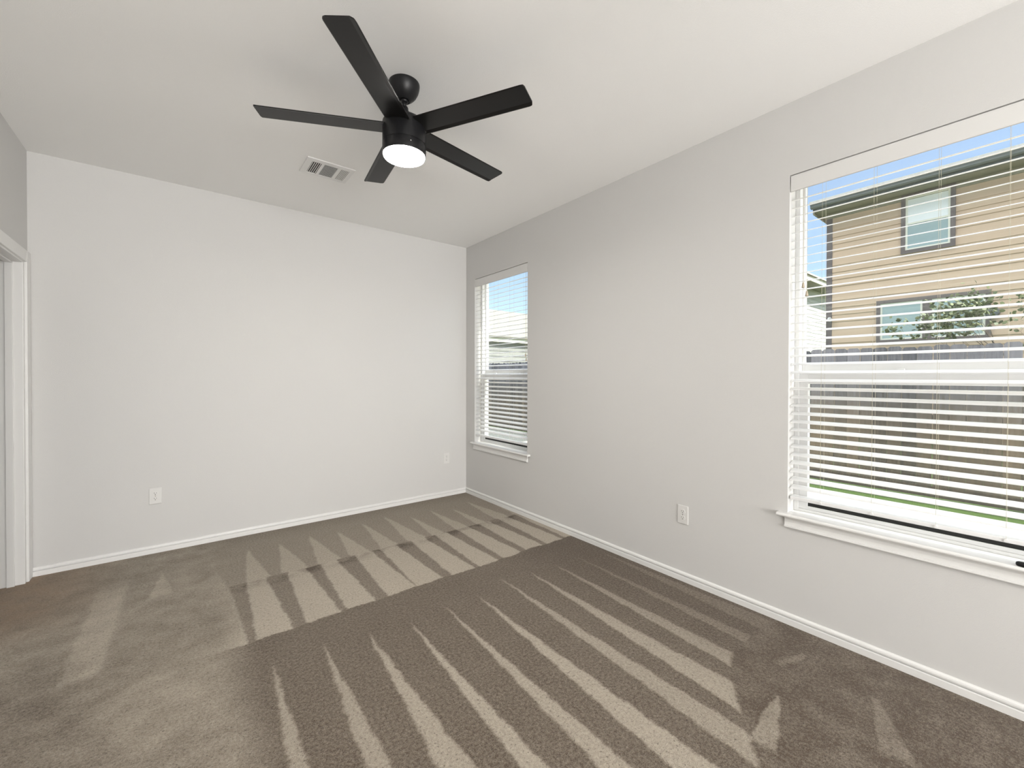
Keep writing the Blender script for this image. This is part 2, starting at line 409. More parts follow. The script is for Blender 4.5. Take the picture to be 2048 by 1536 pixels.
# baseboards
BP = [(0, 0.0), (0.014, 0.0), (0.014, 0.030), (0.0125, 0.0325), (0.003, 0.033), (0.003, 0.0385), (0.0115, 0.039), (0.0122, 0.045), (0.0105, 0.052), (0.006, 0.0565), (0, 0.058)]
def baseboard(name, p0, p1, ax):
    bm = bmesh.new(); prism(bm, BP, p0, p1, ax); struct(mesh_obj(name, bm, M_trim))
baseboard('baseboard_back', (XL+0.014, 0, 0), (-0.0005, 0, 0), (0, -1, 0))
baseboard('baseboard_right', (0, -0.0005, 0), (0, YR, 0), (-1, 0, 0))
baseboard('baseboard_left', (XL, DY0-0.085, 0), (XL, YR, 0), (1, 0, 0))

# doorway on the left
door = struct(empty('door_1', (XL, (DY0+DY1)/2, 0)))
def dpart(name, bs, m=M_trim, bevel=0.003, parent=None):
    o = multi_box(name, m, [((a[0]-XL, a[1]-(DY0+DY1)/2, a[2]), (b[0]-XL, b[1]-(DY0+DY1)/2, b[2])) for a, b in bs], parent or door, bevel); return o
dpart('casing', [((XL, -0.092, 0), (XL+0.016, -0.010, 2.085)), ((XL, DY0-0.075, 0), (XL+0.016, DY0+0.008, 2.085)), ((XL, DY0+0.008, 2.012), (XL+0.016, -0.092, 2.085))], bevel=0.004)
dpart('jamb', [((XL-0.115, DY1-0.018, 0), (XL+0.004, DY1, DZ)), ((XL-0.115, DY0, 0), (XL+0.004, DY0+0.018, DZ)), ((XL-0.115, DY0+0.018, DZ-0.018), (XL+0.004, DY1-0.018, DZ))])
dpart('door_stop', [((XL-0.072, DY1-0.029, 0), (XL-0.038, DY1-0.018, DZ-0.018)), ((XL-0.072, DY0+0.018, 0), (XL-0.038, DY0+0.029, DZ-0.018)), ((XL-0.072, DY0+0.029, DZ-0.029), (XL-0.038, DY1-0.029, DZ-0.018))], bevel=0.002)
slab = dpart('door_panel', [((XL-0.88, DY1-0.036, 0.012), (XL-0.120, DY1-0.002, 1.998)),
        ((XL-0.78, DY1-0.040, 0.20), (XL-0.54, DY1-0.036, 0.95)), ((XL-0.46, DY1-0.040, 0.20), (XL-0.22, DY1-0.036, 0.95)),
        ((XL-0.78, DY1-0.040, 1.08), (XL-0.54, DY1-0.036, 1.85)), ((XL-0.46, DY1-0.040, 1.08), (XL-0.22, DY1-0.036, 1.85))], bevel=0.002)
for hz in (0.25, 1.0, 1.78):
    bm = bmesh.new(); cyl(bm, (XL-0.119-XL, DY1-0.026-(DY0+DY1)/2, hz-0.045), (XL-0.119-XL, DY1-0.026-(DY0+DY1)/2, hz+0.045), 0.005, n=12)
    mesh_obj('hinge', bm, M_chrome, door)

# outer shell of the house round the room: siding, eave
struct(box_obj('trim_1', M_ext, (TW, YR-0.5, H+0.02), (TW+0.10, 1.2, H+0.14)))          # eave over the windows
struct(box_obj('trim_2', M_ext, (-5.4, YR-0.5, H+0.121), (TW+0.10, 1.2, H+0.20)))       # roof deck

# ------------------------------------------------------------------ windows
def make_window(name, y0, y1, z0, z1, horn):
    """y0<y1; z0 = top of rough sill, stool sits on it"""
    root = struct(empty(name, (0, (y0+y1)/2, z0))); yc = (y0+y1)/2
    def L(a): return (a[0], a[1]-yc, a[2]-z0)
    def bx(nm, m, bs, bevel=0.0, parent=root): return multi_box(nm, m, [(L(a), L(b)) for a, b in bs], parent, bevel)
    st = z0+0.018; fw = 0.022
    bx('sill', M_trim, [((-0.035, y0-horn, z0), (0.0, y1+horn, st)), ((0.0, y0, z0), (0.085, y1, st))], 0.0)
    o = [c for c in bpy.data.objects if c.parent == root and c.name.startswith('sill')][-1]
    bm = bmesh.new()   # stool nosing and body as one clean profile
    prism(bm, [(0, 0), (0.029, 0), (0.0345, 0.004), (0.036, 0.009), (0.0345, 0.014), (0.029, 0.018), (0, 0.018)], L((0, y0-horn, z0)), L((0, y1+horn, z0)), (-1, 0, 0))
    add_box(bm, L((0, y0, z0)), L((0.086, y1, st)))
    me = bpy.data.meshes.new('sill'); bmesh.ops.recalc_face_normals(bm, faces=bm.faces); bm.to_mesh(me); bm.free(); me.materials.append(M_trim); o.data = me
    bm = bmesh.new()
    prism(bm, [(0, 0.0), (0.014, 0.002), (0.017, 0.006), (0.016, 0.013), (0.010, 0.017), (0.0085, 0.030), (0.0085, 0.044), (0.012, 0.052), (0.018, 0.0575), (0.018, 0.0585), (0, 0.0585)],
          L((0, y0-horn+0.032, z0-0.0585)), L((0, y1+horn-0.032, z0-0.0585)), (-1, 0, 0))
    mesh_obj('apron', bm, M_trim, root)
    # fixed frame
    bx('frame', M_vinyl, [((0.085, y1-fw, st), (TW, y1, z1)), ((0.085, y0, st), (TW, y0+fw, z1)), ((0.085, y0+fw, z1-0.020), (TW, y1-fw, z1)), ((0.085, y0+fw, st), (TW, y1-fw, st+0.014))], 0.002)
    zc = 1.265
    us = bx('upper_sash', M_vinyl, [((0.126, y1-fw-0.012, zc+0.05), (0.150, y1-fw, z1-0.020)), ((0.126, y0+fw, zc+0.05), (0.150, y0+fw+0.012, z1-0.020)),
                               ((0.126, y0+fw+0.012, z1-0.032), (0.150, y1-fw-0.012, z1-0.020)), ((0.126, y0+fw+0.012, zc+0.04), (0.150, y1-fw-0.012, 1.368))], 0.0015)
    bx('pane', M_glass, [((0.136, y0+fw+0.012, 1.368), (0.138, y1-fw-0.012, z1-0.032))], parent=us)
    sw = 0.040; lz = st+0.014
    ls = bx('lower_sash', M_vinyl, [((0.090, y1-fw-sw, lz), (0.120, y1-fw, 1.325)), ((0.090, y0+fw, lz), (0.120, y0+fw+sw, 1.325)),
                               ((0.090, y0+fw+sw, lz), (0.120, y1-fw-sw, lz+0.018)), ((0.090, y0+fw+sw, zc), (0.120, y1-fw-sw, 1.325)),
                               ((0.084, y0+fw+sw, 1.313), (0.090, y1-fw-sw, 1.325)), ((0.086, y0+fw+sw, 1.284), (0.090, y1-fw-sw, 1.288))], 0.0015)
    bx('black_strip', M_strip, [((0.098, y0+fw+sw, lz+0.018), (0.112, y1-fw-sw, lz+0.042))], parent=ls)  # plain black strip along the foot of the lower glass
    bx('pane', M_glass, [((0.104, y0+fw+sw, lz+0.042), (0.106, y1-fw-sw, zc))], parent=ls)
    for yy in (y0+(y1-y0)*0.28, y0+(y1-y0)*0.72):
        bx('sash_lock', M_vinyl, [((0.094, yy-0.028, 1.325), (0.118, yy+0.028, 1.331)), ((0.098, yy-0.012, 1.331), (0.112, yy+0.016, 1.340))], 0.001, parent=ls)
    bx('insect_screen', M_screen, [((0.1585, y0+fw, st+0.012), (0.1595, y1-fw, zc+0.06))])
    return root
make_window('window_1', *W1, horn=0.042)
make_window('window_2', *W2, horn=0.042)

# ------------------------------------------------------------------ blinds
def make_blind(y0, y1, z1, ladders, cords, label):
    yc = (y0+y1)/2; root = empty('window_blind', (0.035, yc, z1))
    tag(root, label, 'window blind', 'white slatted blinds hung in the two window recesses')
    def L(a): return (a[0]-0.035, a[1]-yc, a[2]-z1)
    bm = bmesh.new(); g = 0.004
    prism(bm, [(0, 0), (0.010, 0), (0.0115, 0.006), (0.0115, 0.074), (0.0095, 0.082), (0, 0.082)], L((0.012, y0+g, z1-0.086)), L((0.012, y1-g, z1-0.086)), (-1, 0, 0))
    mesh_obj('valance', bm, M_val, root, bevel=0.0015)
    multi_box('headrail', M_blind, [(L((0.014, y0+0.008, z1-0.045)), L((0.060, y1-0.008, z1-0.003)))], root, 0.001)
    # slat: gently crowned, tilted so the room-side edge is lower
    tilt = math.radians(15); w = 0.0508; t = 0.003
    def slat_mesh():
        bm = bmesh.new(); n = 6; top = []; bot = []
        for i in range(n+1):
            u = (i/n-0.5); x = u*w; c = 0.0016*(1-4*u*u)
            e = t/2 if 0 < i < n else t/2*0.6
            for lst, s in ((top, 1), (bot, -1)):
                xx, zz = x, c+s*e
                lst.append((xx*math.cos(tilt)-zz*math.sin(tilt), xx*math.sin(tilt)+zz*math.cos(tilt)))
        prism(bm, top+bot[::-1], (0, y0+0.007-yc, 0), (0, y1-0.007-yc, 0), (1, 0, 0))
        bmesh.ops.recalc_face_normals(bm, faces=bm.faces)
        me = bpy.data.meshes.new('slat'); bm.to_mesh(me); bm.free(); me.materials.append(M_blind); return me
    me = slat_mesh()
    for k in range(-16, 20):
        o = bpy.data.objects.new('slat', me); COL.objects.link(o); o.parent = root; o.location = (0, 0, 1.412+0.0432*k-z1)
    multi_box('bottom_rail', M_blind, [(L((0.010, y0+0.007, 0.656)), L((0.060, y1-0.007, 0.674)))], root, 0.003)
    for y in ladders:
        bm = bmesh.new()
        for x in (0.0085, 0.0615):
            cyl(bm, L((x, y, 0.668)), L((x, y, z1-0.05)), 0.0005, n=6)
        for k in range(-16, 20):
            z = 1.412+0.0432*k
            cyl(bm, L((0.0085, y, z-0.0095)), L((0.0615, y, z+0.0045)), 0.0005, n=4)
        mesh_obj('ladder_cord', bm, M_cord, root)
        bm = bmesh.new(); cyl(bm, L((0.006, y, 0.665)), L((0.0105, y, 0.665)), 0.006, n=12); mesh_obj('cord_plug', bm, M_blind, root)
    for y, z in cords:
        bm = bmesh.new(); cyl(bm, L((0.003, y, z+0.012)), L((0.003, y, z1-0.08)), 0.0010, n=6)
        c = mesh_obj('pull_cord', bm, M_cord, root)
        bm = bmesh.new(); q = L((0.003, y, z))
        lathe(bm, [(0.0, 0.014), (0.0042, 0.013), (0.0045, 0.006), (0.0058, -0.002), (0.0072, -0.012), (0.006, -0.014), (0, -0.014)], q, 16)
        mesh_obj('tassel', bm, M_tassel, c, smooth=False)
    return root
make_blind(W1[0], W1[1], W1[3], [-3.342, -3.542, -3.755, -3.950, -4.18, -4.42, -4.62], [(-3.263, 1.774), (-3.279, 1.728)], 'wide white slatted blind in the large window at the right, two tan cord tassels')
make_blind(W2[0], W2[1], W2[3], [-0.270, -0.524, -0.787, -1.0], [(-1.036, 1.50), (-1.046, 1.46)], 'narrow white slatted blind in the small window beside the room corner')

# ------------------------------------------------------------------ outlets
def make_outlet(loc, rotz, label):
    """plate in local XZ plane facing local -Y"""
    root = empty('power_outlet', loc, rotz); tag(root, label, 'power outlet', 'wall outlets near the floor')
    box_obj('plate', M_plate, (-0.036, -0.006, -0.0585), (0.036, 0, 0.0585), root, bevel=0.003)
    for dz in (-0.0195, 0.0195):
        bm = bmesh.new(); n = 20
        pts = []
        for i in range(n):
            a = 2*math.pi*i/n; x = 0.0165*math.cos(a); z = max(-0.0135, min(0.0135, 0.0165*math.sin(a))); pts.append((x, z+dz))
        A = [bm.verts.new((x, -0.006, z)) for x, z in pts]; B = [bm.verts.new((x, -0.0078, z)) for x, z in pts]
        for i in range(n): bm.faces.new((A[i], A[(i+1) % n], B[(i+1) % n], B[i]))
        bm.faces.new(B)
        s = mesh_obj('socket', bm, M_plate, root)
        sl = multi_box('slots', M_slot, [((-0.0075, -0.0082, dz-0.001), (-0.0055, -0.0076, dz+0.008)), ((0.0050, -0.0082, dz), (0.0068, -0.0076, dz+0.007)), ((-0.0022, -0.0082, dz-0.0095), (0.0022, -0.0076, dz-0.0045))], s)
    bm = bmesh.new(); cyl(bm, (0, -0.005, 0), (0, -0.0070, 0), 0.0032, n=12); mesh_obj('screw', bm, M_chrome, root)
make_outlet((-2.673, 0, 0.418), 0, 'white power outlet on the back wall nearest the left doorway')
make_outlet((-0.252, 0, 0.413), 0, 'white power outlet on the back wall, close to the room corner')
make_outlet((0, -2.612, 0.423), math.radians(-90), 'white power outlet on the window wall, left of the wide window')

# ------------------------------------------------------------------ ceiling vent
def make_vent():
    cx, cy = -1.709, -0.926; root = empty('ceiling_vent', (cx, cy, H))
    tag(root, 'white rectangular ceiling air vent with three grille sections beyond the fan', 'ceiling vent')
    def L(a): return (a[0]-cx, a[1]-cy, a[2]-H)
    X0, X1, Y0, Y1 = -1.864, -1.556, -1.050, -0.803
    secs = [(-1.826, -1.766), (-1.748, -1.661), (-1.642, -1.585)]; gy0, gy1 = -1.008, -0.826
    zt = H; zb = H-0.007
    bs = [((X0, Y0, zb), (secs[0][0], Y1, zt)), ((secs[2][1], Y0, zb), (X1, Y1, zt)), ((secs[0][1], Y0, zb), (secs[1][0], Y1, zt)), ((secs[1][1], Y0, zb), (secs[2][0], Y1, zt))]
    for a, b in secs: bs += [((a, Y0, zb), (b, gy0, zt)), ((a, gy1, zb), (b, Y1, zt))]
    # frame as a real grid (shared vertices) so no seams show
    xs = sorted([X0, X1]+[v for s in secs for v in s]); ys = [Y0, gy0, gy1, Y1]
    bm = bmesh.new()
    def hole(x, y): return gy0 < y < gy1 and any(a < x < b for a, b in secs)
    for i in range(len(xs)-1):
        for j in range(3):
            if hole((xs[i]+xs[i+1])/2, (ys[j]+ys[j+1])/2): continue
            a, b, c, d = xs[i], xs[i+1], ys[j], ys[j+1]
            for z in (zb, zt-0.0002): bm.faces.new([bm.verts.new(L(p)) for p in ((a, c, z), (b, c, z), (b, d, z), (a, d, z))])
            for (p, q, nx, ny) in (((a, c), (b, c), (a+b)/2, c-0.001), ((a, d), (b, d), (a+b)/2, d+0.001), ((a, c), (a, d), a-0.001, (c+d)/2), ((b, c), (b, d), b+0.001, (c+d)/2)):
                if hole(nx, ny) or not (X0 < nx < X1 and Y0 < ny < Y1):
                    bm.faces.new([bm.verts.new(L(v)) for v in ((*p, zb), (*q, zb), (*q, zt-0.0002), (*p, zt-0.0002))])
    mesh_obj('frame', bm, M_ventw, root)
    multi_box('duct', M_ventd, [(L((secs[0][0], gy0, H-0.0008)), L((secs[2][1], gy1, H-0.0002)))], root)
    def louvre(nm, a, b, c, d, ang, axis, n):
        bm = bmesh.new()
        for i in range(n):
            t = (i+0.5)/n
            if axis == 'y':   # blades run along y, spaced in x
                x = a+(b-a)*t; w = (b-a)/n*0.62
                v = Vector((math.cos(ang), 0, math.sin(ang)))*w/2; k = Vector((-math.sin(ang), 0, math.cos(ang)))*0.0005
                ce = [Vector(L((x, c, H-0.004))), Vector(L((x, d, H-0.004)))]
            else:
                y = c+(d-c)*t; w = (d-c)/n*0.62
                v = Vector((0, math.cos(ang), math.sin(ang)))*w/2; k = Vector((0, -math.sin(ang), math.cos(ang)))*0.0005
                ce = [Vector(L((a, y, H-0.004))), Vector(L((b, y, H-0.004)))]
            V = [[bm.verts.new(p+s*v+t2*k) for s, t2 in ((-1, -1), (1, -1), (1, 1), (-1, 1))] for p in ce]
            for q in range(4): bm.faces.new((V[0][q], V[0][(q+1) % 4], V[1][(q+1) % 4], V[1][q]))
            bm.faces.new(V[0]); bm.faces.new(V[1])
        mesh_obj(nm, bm, M_ventw, root)
    louvre('louvre', *secs[0], gy0, gy1, math.radians(30), 'y', 5)
    louvre('louvre', *secs[1], gy0, gy1, math.radians(18), 'x', 16)
    louvre('louvre', *secs[2], gy0, gy1, math.radians(-22), 'y', 6)
    for x in (X0+0.016, X1-0.016):
        bm = bmesh.new(); cyl(bm, L((x, cy, zb)), L((x, cy, zb-0.0012)), 0.004, n=12); mesh_obj('screw', bm, M_ventw, root)
make_vent()

# ------------------------------------------------------------------ ceiling fan
def make_fan():
    cx, cy = -1.6486, -2.0778; root = empty('ceiling_fan', (cx, cy, H))
    tag(root, 'black five-blade ceiling fan with a round lit white lamp below', 'ceiling fan')
    def z(v): return v-H
    bm = bmesh.new(); lathe(bm, [(0.0, 0), (0.074, 0), (0.0745, -0.004), (0.073, -0.018), (0.068, -0.036), (0.058, -0.056), (0.044, -0.072), (0.032, -0.081), (0.030, -0.083), (0.024, -0.083), (0.022, -0.074), (0, -0.074)])
    can = mesh_obj('canopy', bm, M_black, root, smooth=True)
    bm = bmesh.new(); lathe(bm, [(0, -0.068), (0.012, -0.070), (0.019, -0.078), (0.0195, -0.086), (0.014, -0.093), (0, -0.094)], n=32); mesh_obj('hanger_ball', bm, M_black, can, smooth=True)
    bm = bmesh.new(); cyl(bm, (0, 0, z(2.615)), (0, 0, z(2.665)), 0.0105, n=24); mesh_obj('downrod', bm, M_black, root, smooth=True)
    bm = bmesh.new(); lathe(bm, [(0, z(2.628)), (0.016, z(2.628)), (0.019, z(2.622)), (0.020, z(2.610)), (0.034, z(2.590)), (0.042, z(2.565)), (0.046, z(2.553)), (0, z(2.553))]); mesh_obj('rod_collar', bm, M_black, root, smooth=True)
    bm = bmesh.new(); lathe(bm, [(0, z(2.558)), (0.085, z(2.558)), (0.094, z(2.554)), (0.103, z(2.542)), (0.104, z(2.536)), (0.104, z(2.440)), (0, z(2.440))], n=72)
    o = mesh_obj('motor_housing', bm, M_black, root, smooth=True); md = o.modifiers.new('es', 'EDGE_SPLIT'); md.split_angle = math.radians(30)
    bm = bmesh.new(); lathe(bm, [(0, z(2.439)), (0.1035, z(2.439)), (0.1045, z(2.436)), (0.1045, z(2.392)), (0.1035, z(2.387)), (0.1000, z(2.387)), (0.1000, z(2.396)), (0, z(2.396))], n=72)
    o = mesh_obj('lamp_ring', bm, M_black, root, smooth=True); md = o.modifiers.new('es', 'EDGE_SPLIT'); md.split_angle = math.radians(30)
    bm = bmesh.new(); lathe(bm, [(0, z(2.395)), (0.0992, z(2.395)), (0.0992, z(2.3835)), (0.097, z(2.379)), (0.090, z(2.3765)), (0.05, z(2.3750)), (0, z(2.3745))], n=72)
    mesh_obj('lamp_diffuser', bm, M_lamp, root, smooth=True)
    # blade mesh: along +x, root at r=.095, pitch 5.6 deg, folded lip on the counter-clockwise edge
    def blade_mesh():
        bm = bmesh.new(); r0, r1, w = 0.095, 0.6565, 0.1235; tau = -0.0985; th = 0.0055; rc = 0.017
        vs = [-w/2, -w/2+0.004, -w/2+rc*0.4, -w/2+rc, -0.02, 0.01, w/2-0.020, w/2-rc, w/2-rc*0.4, w/2-0.004, w/2]
        def tipr(v):
            d = w/2-abs(v)
            return r1-(rc-math.sqrt(max(0, rc*rc-(rc-min(d, rc))**2)))
        def zc(v): return -max(0.0, v-(w/2-0.020))*0.28
        rows = []
        for side in (1, -1):
            row = []
            for v in vs:
                k = 0.35 if abs(v) > w/2-0.001 else 1.0
                zz = zc(v)+side*th/2*k
                def T(r): return bm.verts.new((r, v*math.cos(tau)-zz*math.sin(tau), v*math.sin(tau)+zz*math.cos(tau)))
                R = tipr(v)
                row.append([T(r0), T(R*0.5), T(R-0.004), T(R)])
            rows.append(row)
        T_, B_ = rows
        n = len(vs)
        for row in rows:
            for i in range(n-1):
                for j in range(3): bm.faces.new((row[i][j], row[i+1][j], row[i+1][j+1], row[i][j+1]))
        for i in range(n-1):
            bm.faces.new((T_[i][0], T_[i+1][0], B_[i+1][0], B_[i][0])); bm.faces.new((T_[i][3], T_[i+1][3], B_[i+1][3], B_[i][3]))
        for i in (0, n-1):
            for j in range(3): bm.faces.new((T_[i][j], T_[i][j+1], B_[i][j+1], B_[i][j]))
        bmesh.ops.recalc_face_normals(bm, faces=bm.faces)
        me = bpy.data.meshes.new('blade'); bm.to_mesh(me); bm.free(); me.materials.append(M_blade); return me
    me = blade_mesh()
    for k in range(5):
        o = bpy.data.objects.new('blade', me); COL.objects.link(o); o.parent = root
        o.location = (0, 0, z(2.5192)); o.rotation_euler = (0, 0, math.radians(10.7077+72*k))
    for k in range(5):
        a = math.radians(10.7077+36+72*k); bm = bmesh.new(); d = Vector((math.cos(a), math.sin(a), 0))
        cyl(bm, d*0.1035+Vector((0, 0, z(2.415))), d*0.1065+Vector((0, 0, z(2.415))), 0.0028, n=12); mesh_obj('screw', bm, M_chrome, root)
make_fan()

# small black thing on the sill at the right edge of the picture
bm = bmesh.new(); N = 28; prof = []
for z_, k in ((0.0, 0.86), (0.003, 0.97), (0.008, 1.0), (0.013, 0.93), (0.0155, 0.75)):
    ring = []
    for i in range(N):
        a = 2*math.pi*i/N; c, s_ = math.cos(a), math.sin(a)
        ring.append(bm.verts.new((0.019*k*math.copysign(abs(c)**0.75, c), (0.062-0.019*(1-k))*math.copysign(abs(s_)**0.9, s_), z_)))
    prof.append(ring)
for A, B in zip(prof, prof[1:]):
    for i in range(N): bm.faces.new((A[i], A[(i+1) % N], B[(i+1) % N], B[i]))
bm.faces.new(prof[0][::-1]); bm.faces.new(prof[-1])
rc = mesh_obj('remote_control', bm, M_black, smooth=True); rc.location = (-0.012, -4.037, 0.585)
tag(rc, 'small black rounded remote lying on the sill of the wide window', 'remote control')

# ------------------------------------------------------------------ outside
GZ = -0.15
struct(box_obj('patio', M_conc, (TW+0.001, -14, GZ-0.2), (3.98, 3.2, GZ)))
struct(multi_box('lawn', M_grass, [((3.98, -40, GZ-0.2), (40, 3.2, GZ-0.02)), ((4.60, 3.2, GZ-0.2), (40, 40, GZ-0.02))]))
struct(box_obj('gravel_path', M_gravel, (TW+0.001, 3.2, GZ-0.2), (4.60, 40, GZ-0.02)))

def make_fence():
    root = empty('wooden_fence', (4.66, 0, GZ)); tag(root, 'tall weathered brown wooden privacy fence behind the green lawn strip', 'fence')
    y = -13.0; w = 0.138; seg = 0
    bm = bmesh.new()
    yy = -12.0; i = 0
    while yy < 12.0:
        h = 1.835+random.uniform(-0.012, 0.012); x = random.uniform(-0.004, 0.004); c = 0.022; ww = w-0.003
        z0 = 0.02
        P = [(0, z0), (ww, z0), (ww, h-c), (ww-c, h), (c, h), (0, h-c)]
        A = [bm.verts.new((x, yy+a, b)) for a, b in P]; B = [bm.verts.new((x+0.016, yy+a, b)) for a, b in P]
        for k in range(6): bm.faces.new((A[k], A[(k+1) % 6], B[(k+1) % 6], B[k]))
        bm.faces.new(A); bm.faces.new(B[::-1])
        yy += w+random.uniform(-0.001, 0.006); i += 1
    bmesh.ops.recalc_face_normals(bm, faces=bm.faces)
    me = bpy.data.meshes.new('picket_panel'); bm.to_mesh(me); bm.free(); me.materials.append(M_fence)
    o = bpy.data.objects.new('picket_panel', me); COL.objects.link(o); o.parent = root
    for zz in (0.35, 0.95, 1.55):
        multi_box('rail', M_fence, [((0.017, -12, zz-0.045), (0.055, 12, zz+0.045))], root)
    k = -11.4
    while k < 12:
        multi_box('post', M_fence, [((0.056, k-0.045, 0), (0.146, k+0.045, 1.78))], root); k += 2.4
    multi_box('kickboard', M_fence, [((-0.022, -12, 0.0), (-0.004, 12, 0.13))], root)
make_fence()

def siding_bm(bm, p0, p1, z0, z1, out, lap=0.178, thick=0.016):
    """lap siding on a wall from p0 to p1 (xy) facing 'out'"""
    p0 = Vector((*p0, 0)); p1 = Vector((*p1, 0)); out = Vector((*out, 0)); z = z0
    prof = [(0, z0)]
    while z < z1-1e-3:
        zt = min(z+lap, z1); prof += [(thick, z), (0.002, zt)]; z = zt
    prof += [(0, z1)]; prof2 = [(-0.1, z0)]+prof+[(-0.1, z1)]
    A = [bm.verts.new(p0+out*d+Vector((0, 0, q))) for d, q in prof2]; B = [bm.verts.new(p1+out*d+Vector((0, 0, q))) for d, q in prof2]
    n = len(prof2)
    for i in range(n): bm.faces.new((A[i], A[(i+1) % n], B[(i+1) % n], B[i]))
    bm.faces.new(A[::-1]); bm.faces.new(B)

def house_window(root, org, y0, y1, z0, z1, parts, X, shade_top=None, slider=False):
    """window on a wall facing -x at x=X; y0<y1"""
    t = 0.075
    def L(a): return (a[0]-org[0], a[1]-org[1], a[2]-org[2])
    tr = multi_box('window_trim', M_darktrim, [(L((X-0.045, y0, z0)), L((X+0.02, y1, z0+t))), (L((X-0.045, y0, z1-t)), L((X+0.02, y1, z1))),
                   (L((X-0.045, y0, z0+t)), L((X+0.02, y0+t, z1-t))), (L((X-0.045, y1-t, z0+t)), L((X+0.02, y1, z1-t)))], root)
    a0, a1, b0, b1 = y0+t, y1-t, z0+t, z1-t; f = 0.035
    bs = [((X-0.03, a0, b0), (X, a1, b0+f)), ((X-0.03, a0, b1-f), (X, a1, b1)), ((X-0.03, a0, b0+f), (X, a0+f, b1-f)), ((X-0.03, a1-f, b0+f), (X, a1, b1-f))]
    if not slider: zm = (b0+b1)/2; bs.append(((X-0.03, a0+f, zm-0.02), (X, a1-f, zm+0.02)))
    multi_box('window_frame', M_cream, [(L(a), L(b)) for a, b in bs], tr)
    if not slider:
        multi_box('pane', M_shade_far, [(L((X-0.012, a0+f, zm+0.02)), L((X-0.006, a1-f, b1-f)))], tr)
        multi_box('pane', M_pane_far, [(L((X-0.02, a0+f, b0+f)), L((X-0.014, a1-f, zm-0.02)))], tr)
    else:
        multi_box('pane', M_pane_far, [(L((X-0.02, a0+f, b0+f)), L((X-0.014, a1-f, b1-f)))], tr)

def make_tan_house():
    X = 10.5; org = (X, -0.5, GZ); root = empty('neighbor_house', org)
    tag(root, 'two-storey tan sided house with dark trimmed windows behind the fence', 'house')
    def L(a): return (a[0]-org[0], a[1]-org[1], a[2]-org[2])
    bm = bmesh.new(); siding_bm(bm, (0, -0.06), (0, -14.0), 0, 5.60, (-1, 0)); mesh_obj('siding_wall', bm, M_tan, root)
    bm = bmesh.new(); siding_bm(bm, (0.06, 0), (9.0, 0), 0, 5.60, (0, 1)); mesh_obj('siding_wall', bm, M_tan, root)
    multi_box('corner_board', M_darktrim, [(L((X-0.022, -0.60, GZ)), L((X+0.1, -0.478, 5.45)))], root)
    # soffit, frieze, fascia, gutter
    multi_box('soffit', M_soffit, [(L((X-0.42, -14.5, 5.45)), L((X+0.1, -0.32, 5.47))), (L((X-0.03, -14.5, 5.32)), L((X+0.02, -0.48, 5.45)))], root)
    multi_box('fascia', M_gutter, [(L((X-0.44, -14.5, 5.45)), L((X-0.42, -0.30, 5.66)))], root)
    bm = bmesh.new()
    prism(bm, [(0, 0), (0.07, 0), (0.095, 0.03), (0.10, 0.06), (0.12, 0.10), (0.12, 0.125), (0.10, 0.125), (0.0, 0.12)], L((X-0.44, -14.5, 5.53)), L((X-0.44, -0.27, 5.53)), (-1, 0, 0)); mesh_obj('gutter', bm, M_gutter, root)
    multi_box('fascia', M_soffit, [(L((X-0.44, -0.33, 5.40)), L((X+9, -0.30, 5.66)))], root)
    # roof (gable along y)
    bm = bmesh.new(); y0, y1 = -14.6, -0.24
    V = [L(p) for p in ((X-0.52, y0, 5.665), (X-0.52, y1, 5.665), (X+5, y1, 7.2), (X+5, y0, 7.2), (X+10.4, y1, 5.665), (X+10.4, y0, 5.665))]
    lo = [bm.verts.new(v) for v in V]; hi = [bm.verts.new((v[0], v[1], v[2]+0.05)) for v in V]
    for q in ((0, 1, 2, 3), (3, 2, 4, 5)):
        bm.faces.new([lo[i] for i in q]); bm.faces.new([hi[i] for i in q])
    for a, b in ((0, 1), (1, 2), (2, 4), (4, 5), (5, 3), (3, 0)): bm.faces.new((lo[a], lo[b], hi[b], hi[a]))
    mesh_obj('roof', bm, M_shingle, root)
    house_window(root, org, -2.765, -1.90, 4.11, 5.44, 2, X-0.016)
    house_window(root, org, -2.345, -1.475, 2.10, 3.10, 1, X-0.016, slider=True)
    house_window(root, org, -3.28, -2.345, 2.10, 3.10, 1, X-0.016, slider=True)
    bm = bmesh.new(); c = L((X-0.05, -3.30, 2.62)); cyl(bm, c, (c[0]-0.10, c[1], c[2]), 0.11, 0.09, n=20); mesh_obj('wall_lamp', bm, M_gutter, root)
    bm = bmesh.new(); c = L((X-0.06, -0.56, 2.78)); cyl(bm, c, (c[0]-0.13, c[1]-0.05, c[2]-0.05), 0.045, 0.045, n=14); add_box(bm, (c[0]-0.01, c[1]-0.03, c[2]-0.02), (c[0]+0.05, c[1]+0.03, c[2]+0.02)); mesh_obj('security_camera', bm, M_white_siding, root)
make_tan_house()

